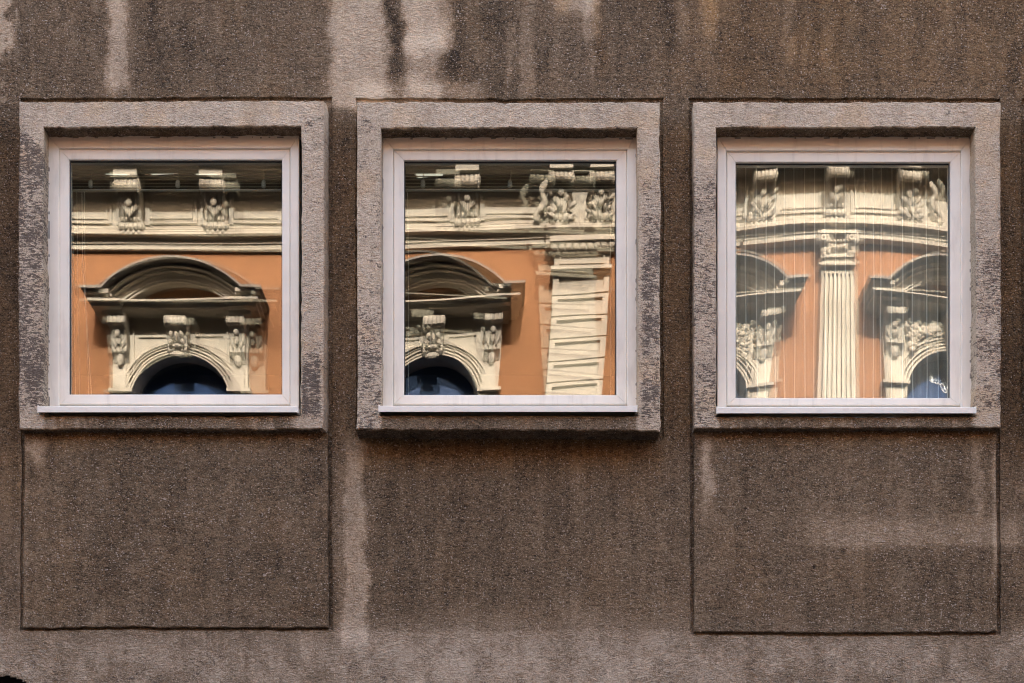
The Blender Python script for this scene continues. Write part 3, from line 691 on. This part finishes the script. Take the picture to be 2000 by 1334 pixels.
def floral(m, side, n=90):
    rr_ = random.Random(5 + side)
    for _ in range(n):
        t = rr_.random(); 
        x = side * (28 + 62 * t); v = 640 + 10 * rr_.random() + 62 * t ** 2.2 * rr_.random() + 8 * rr_.random()
        rad = math.hypot(x, v - 800)
        if rad < 116: v = 800 - math.sqrt(max(1, 118 ** 2 - x * x))
        q = .14 + .05 * rr_.random(); s_ = rr_.uniform(.018, .05)
        m.blob((x * SX / D * (DT - q), q, PZ(v, q)), s_ * rr_.uniform(.6, 1.2), .04, s_ * rr_.uniform(.5, 1.1), 7, 4, rr_.uniform(-1, 1))
def pediment_window(flowers):
    root = empty('pediment_window', (0, 0, 0), B)
    # cream surround with the arched opening
    cv = 788; q1 = .10; ro = 99; k = SX / D * (DT - q1)
    m = MB(); vs_ = []; n = 40
    xs_, top = 104, 612
    for i in range(n + 1):
        a = math.pi * i / n; c, s = math.cos(a), math.sin(a)
        inn = (ro * c, cv - ro * s)
        t = min(xs_ / abs(c) if abs(c) > 1e-6 else 1e9, (cv - top) / s if s > 1e-6 else 1e9); ou = (t * c, cv - t * s)
        for (u, v), q in ((inn, q1), (ou, q1), (inn, -.30)): vs_.append((u * k, q, CZ + ((667 - v) * SX + UP) / D * (DT - q1)))
    fs = []
    for i in range(n):
        b = 3 * i; fs += [(b, b + 1, b + 4, b + 3), (b, b + 3, b + 5, b + 2)]
    m.add(vs_, fs); lb(m, 0, -xs_, -ro, cv, 1050, q1, -.3); lb(m, 0, ro, xs_, cv, 1050, q1, -.3)
    m.box(-xs_ * k, -xs_ * k + .01, 0, q1, PZ(cv, q1), PZ(top, q1)); m.box(xs_ * k - .01, xs_ * k, 0, q1, PZ(cv, q1), PZ(top, q1))
    m.build('arched_surround', CREAM, root)
    m = MB()   # archivolt mouldings
    arc(m, cv, 101, 104, 0, 180, .17, .09, 36); arc(m, cv, 106, 109, 0, 180, .14, .09, 36); arc(m, cv, 112.5, 114.5, 14, 166, .155, .09, 36); arc(m, cv, 123, 127, 22, 158, .15, .09, 30); arc(m, cv, 118, 121, 22, 158, .12, .09, 30)
    for s_ in (-1, 1):
        lb(m, 0, min(s_ * 85, s_ * 30), max(s_ * 85, s_ * 30), 653, 655, .125, .09); lb(m, 0, min(s_ * 93, s_ * 95.5), max(s_ * 93, s_ * 95.5), 640, 735, .125, .09)
    m.build('archivolt', CREAM, root)
    m = MB(); arc(m, cv, 91, 93, 0, 180, -.16, -.22, 32); arc(m, cv, 96, 98, 0, 180, -.06, -.22, 32); lb(m, 0, -93, -91, cv, 1050, -.16, -.22); lb(m, 0, 91, 93, cv, 1050, -.16, -.22); m.build('window_frame', CREAM, root)
    m = MB(); lb(m, 0, -102, 102, 640, 1050, -.24, -.28); m.build('window_pane', DKGL, root)
    m = MB()   # flanking strips with consoles
    for s_ in (-1, 1):
        c = s_ * 119; lb(m, 0, c - 17, c + 17, 612, 1050, .14, 0); lb(m, 0, c - 11, c + 11, 712, 760, .165, .13); lb(m, 0, c - 11, c + 11, 775, 990, .165, .13)
        lb(m, 0, c - 24, c + 24, 756, 762, .22, 0)
    m.build('side_strip', CREAM, root)
    for s_ in (-1, 1):
        m = MB(); xc = s_ * 119 * SX / D * (DT - .3)
        prof = [(.40, 613, .2), (.45, 615, 1), (.475, 620, 1), (.47, 626, 1), (.43, 631, 1), (.37, 634, .6), (.33, 640, .3), (.30, 652, .3), (.27, 664, .3), (.25, 672, .8), (.28, 677, 1), (.28, 684, 1), (.24, 690, 1), (.18, 700, .3), (.15, 708, .1)]
        console(m, .20, prof, 4, .016, .05, xc)
        m.blob((xc, .36, PZ(648, .34)), .035, .04, .045); m.blob((xc, .31, PZ(663, .3)), .03, .04, .06)
        for j in (-1, 1): m.blob((xc + j * .06, .28, PZ(668, .28)), .022, .03, .07, 8, 5, -j * .3); m.blob((xc + j * .105, .42, PZ(623, .42)), .012, .055, .055, 10, 6)
        m.blob((xc, .20, PZ(700, .2)), .05, .05, .09)
        m.build('console', STONE, root)
    m = MB()
    prof = [(.44, 613, .2), (.50, 615, 1), (.53, 621, 1), (.525, 628, 1), (.48, 634, 1), (.42, 637, .6), (.37, 645, .3), (.34, 658, .3), (.31, 668, .4), (.34, 672, 1), (.34, 680, 1), (.30, 688, 1), (.22, 694, .5), (.15, 697, .1)]
    console(m, .25, prof, 5, .018, .05)
    for j in (-1, 1):
        m.blob((j * .06, .42, PZ(650, .42)), .03, .045, .035); m.blob((j * .075, .38, PZ(664, .38)), .03, .045, .04, 8, 5, .4 * j); m.blob((j * .13, .46, PZ(625, .46)), .014, .07, .07, 10, 6)
    m.blob((0, .42, PZ(655, .4)), .028, .05, .06); m.blob((0, .36, PZ(672, .36)), .07, .05, .03); m.blob((0, .34, PZ(690, .32)), .09, .05, .04)
    m.build('keystone', STONE, root)
    # entablature of the pediment and its curved hood
    m = MB()
    lb(m, 0, -118, 118, 588, 598, .46, 0); lb(m, 0, -122, 122, 580.5, 583.5, .56, 0); lb(m, 0, -118, 118, 600, 606, .30, 0); lb(m, 0, -114, 114, 603, 612, .2, 0)
    for s_ in (-1, 1):
        a, b_ = sorted((s_ * 108, s_ * 166)); lb(m, 0, a, b_, 587, 596, .56, 0); lb(m, 0, min(s_ * 104, s_ * 172), max(s_ * 104, s_ * 172), 578.5, 583, .66, 0)
        lb(m, 0, min(s_ * 106, s_ * 150), max(s_ * 106, s_ * 150), 599, 612, .42, 0)
    m.build('lintel_moulding', CREAM, root)
    m = MB(); CV = 701
    arc(m, CV, 161, 172, 46, 134, .44, .39, 40, qref=.5); arc(m, CV, 173, 175, 46, 134, .47, .0, 40, qref=.5); arc(m, CV, 157, 159.5, 47, 133, .41, .37, 40, qref=.5)
    arc(m, CV, 184, 187, 45.5, 134.5, .60, 0, 40, qref=.6); arc(m, CV, 178.5, 180.5, 45.5, 134.5, .52, 0, 40, qref=.6)
    m.build('curved_hood', CREAM, root)
    m = MB(); arc(m, CV, 197.5, 201.5, 45, 135, .76, 0, 40, qref=.7)
    for s_ in (-1, 1): lb(m, 0, min(s_ * 138, s_ * 182), max(s_ * 138, s_ * 182), 553, 558, .78, 0)
    m.build('lead_capping', LEAD, root)
    for s_ in (-1, 1):
        m = MB(); lb(m, 0, min(s_ * 128, s_ * 176), max(s_ * 128, s_ * 176), 560, 568, .70, 0); lb(m, 0, min(s_ * 124, s_ * 170), max(s_ * 124, s_ * 170), 570, 575, .60, 0)
        m.build('cornice_return', CREAM, root)
    if flowers:
        m = MB(); floral(m, 1); floral(m, -1); o = m.build('flower_garland', CREAM, root, True); o['kind'] = 'stuff'
    return root
def copy_part(r, x):
    c = r.copy(); COL.objects.link(c); c.location.x = x
    for ch in list(r.children):
        d = ch.copy(); COL.objects.link(d); d.parent = c
    return c
pl = pediment_window(False); pf = pediment_window(True)
pl.scale.x = pf.scale.x = .97; pl.location.x = xc_of(340); pf.location.x = xc_of(1396)
for u in PED:
    if u not in (340, 1396, 1864): copy_part(pl, xc_of(u))
copy_part(pf, xc_of(1864))

# panelled pilaster
def eggs(m, u0, u1, v, q, n, r=.055):
    for i in range(n):
        u = u0 + (u1 - u0) * (i + .5) / n; m.blob((PX(u, q), q, PZ(v, q)), r * .8, r * .9, r, 10, 7)
        if i: uu = u0 + (u1 - u0) * i / n; m.blob((PX(uu, q), q - .01, PZ(v + 2, q)), r * .25, r * .5, r * 1.0, 6, 5)
P1 = empty('pilaster', (0, 0, 0), B); P1['label'] = 'square panelled pilaster with egg moulding'
m = MB(); fb(m, 1076, 1202, 470, 480, .36); fb(m, 1082, 1197, 498, 503, .24); fb(m, 1082, 1197, 480, 500, .2); eggs(m, 1078, 1202, 489, .27, 9, .06); fb(m, 1080, 1199, 529, 536, .30); fb(m, 1084, 1195, 537, 544, .24)
m.build('capital', CREAM, P1, False)
m = MB(); fb(m, 1086, 1193, 503, 529, .16)
for a in ((1096, 1184, 507, 510), (1096, 1184, 523, 526), (1096, 1099, 510, 523), (1181, 1184, 510, 523)): fb(m, *a, .19, .15)
m.build('necking', CREAM, P1)
m = MB(); fb(m, 1088, 1191, 530, 1250, .12); m.build('shaft', CREAM, P1)
y0_ = 545
for i in range(14):
    v0 = y0_ + i * 43.5; v1 = v0 + 40.5
    m = MB(); q = .165; fb(m, 1085, 1194, v0, v0 + 6, q, .1); fb(m, 1085, 1194, v1 - 6, v1, q, .1); fb(m, 1085, 1096, v0 + 6, v1 - 6, q, .1); fb(m, 1183, 1194, v0 + 6, v1 - 6, q, .1)
    m.build('block', CREAM, P1)
m = MB()   # volutes and leaves between the twin brackets
rr_ = random.Random(3)
for uc in (1096, 1174, 1475, 1795):
    for i in range(26):
        a = rr_.uniform(-1, 1); v = 385 + 50 * rr_.random(); q = .34 + .1 * rr_.random() if uc < 1200 else .28 + .08 * rr_.random()
        m.blob((PX(uc + a * 24, q), q, PZ(v, q)), rr_.uniform(.015, .035), .04, rr_.uniform(.03, .07), 7, 4, -a)
for uc, s_ in ((1066, -1), (1842, 1)):
    for i in range(16):
        a = i / 15.; m.blob((PX(uc + s_ * (a * 14 + 5 * math.sin(a * 9)), .4), .4 - a * .15, PZ(368 + a * 66, .4 - a * .15)), .035 + .012 * math.sin(a * 14), .05, .055, 8, 5)
o = m.build('acanthus', STONE, B, True); o['kind'] = 'stuff'
# fluted pilaster with scrolled capital
P2 = empty('pilaster', (0, 0, 0), B); P2['label'] = 'fluted pilaster with scrolled capital'
dv = 17   # the pane tilts its picture up by this much
m = MB(); V0 = 540 + dv
fb(m, 1602, 1668, V0 - 12, 1250, .12)
for i in range(8):
    a = 1603.5 + i * 8.2; fb(m, a, a + 4.6, V0 - 4, 1250, .165, .11)
fb(m, 1602, 1668, V0 - 12, V0 - 4, .165, .11)
m.build('shaft', CREAM, P2)
m = MB()
fb(m, 1598, 1672, 512 + dv, 517 + dv, .26); fb(m, 1604, 1666, 502 + dv, 512 + dv, .2); fb(m, 1602, 1668, 496 + dv, 502 + dv, .25); fb(m, 1605, 1665, 460 + dv, 498 + dv, .17); fb(m, 1594, 1676, 451 + dv, 457 + dv, .34)
fb(m, 1604, 1666, 464 + dv, 467 + dv, .27)
for s_ in (-1, 1):
    uc = 1635 + s_ * 29
    for r, q in ((.085, .26), (.06, .31), (.028, .35)):
        c = (PX(uc, q), q, PZ(466 + dv, q)); pts_ = [(c[0] + r * math.cos(R(a)), q, c[2] + r * math.sin(R(a))) for a in range(0, 361, 24)]; m.tube(pts_, .017, 6)
    m.blob((PX(uc, .3), .28, PZ(466 + dv, .3)), .03, .05, .03)
    for j in range(14):
        m.blob((PX(1635 + s_ * rr_.uniform(16, 34), .24), .24, PZ(rr_.uniform(478, 497) + dv, .24)), .026, .04, .03, 7, 4)
for j in range(7): m.blob((PX(1635 + (j - 3) * 6.2, .28), .27, PZ(473 + dv, .28)), .017, .03, .022, 8, 5)
for j in range(7): m.blob((PX(1635 + (j - 3) * 6, .25), .25, PZ(486 + dv - 3 * abs(j - 3) * .5, .25)), .024, .04, .03, 8, 5)
m.build('capital', CREAM, P2)
# white handwriting on the arched pane, running backwards in the mirror
m = MB(); q = -.235
def stroke(pts, r=.012): m.tube([(PX(u, q), q + .004, PZ(v + dv, q)) for u, v in pts], r, 5)
K = lambda X_, Y_: (1760 + X_ / 14.05, 690 + Y_ / 14.05)
for st in ([(800, 660), (850, 720), (890, 680), (880, 590), (845, 530), (825, 560), (850, 640), (870, 720), (920, 715), (950, 690), (940, 740), (990, 745), (985, 700), (1020, 720), (1040, 770), (1080, 720), (1120, 730)],
           [(1070, 870), (1110, 930), (1150, 950), (1200, 890), (1210, 760), (1170, 660), (1130, 700), (1140, 820), (1190, 930)],
           [(1200, 850), (1240, 940), (1290, 950), (1300, 850), (1280, 690), (1260, 750), (1240, 860)], [(1225, 890), (1270, 970), (1330, 960)]):
    stroke([(K(*p)[0] - 24, K(*p)[1] - 2) for p in st], .0075)
WR = simple('white_lettering', (.9, .91, .92), .5, .03)
o = m.build('lettering', WR, B); o['label'] = 'white handwriting on the arched pane'
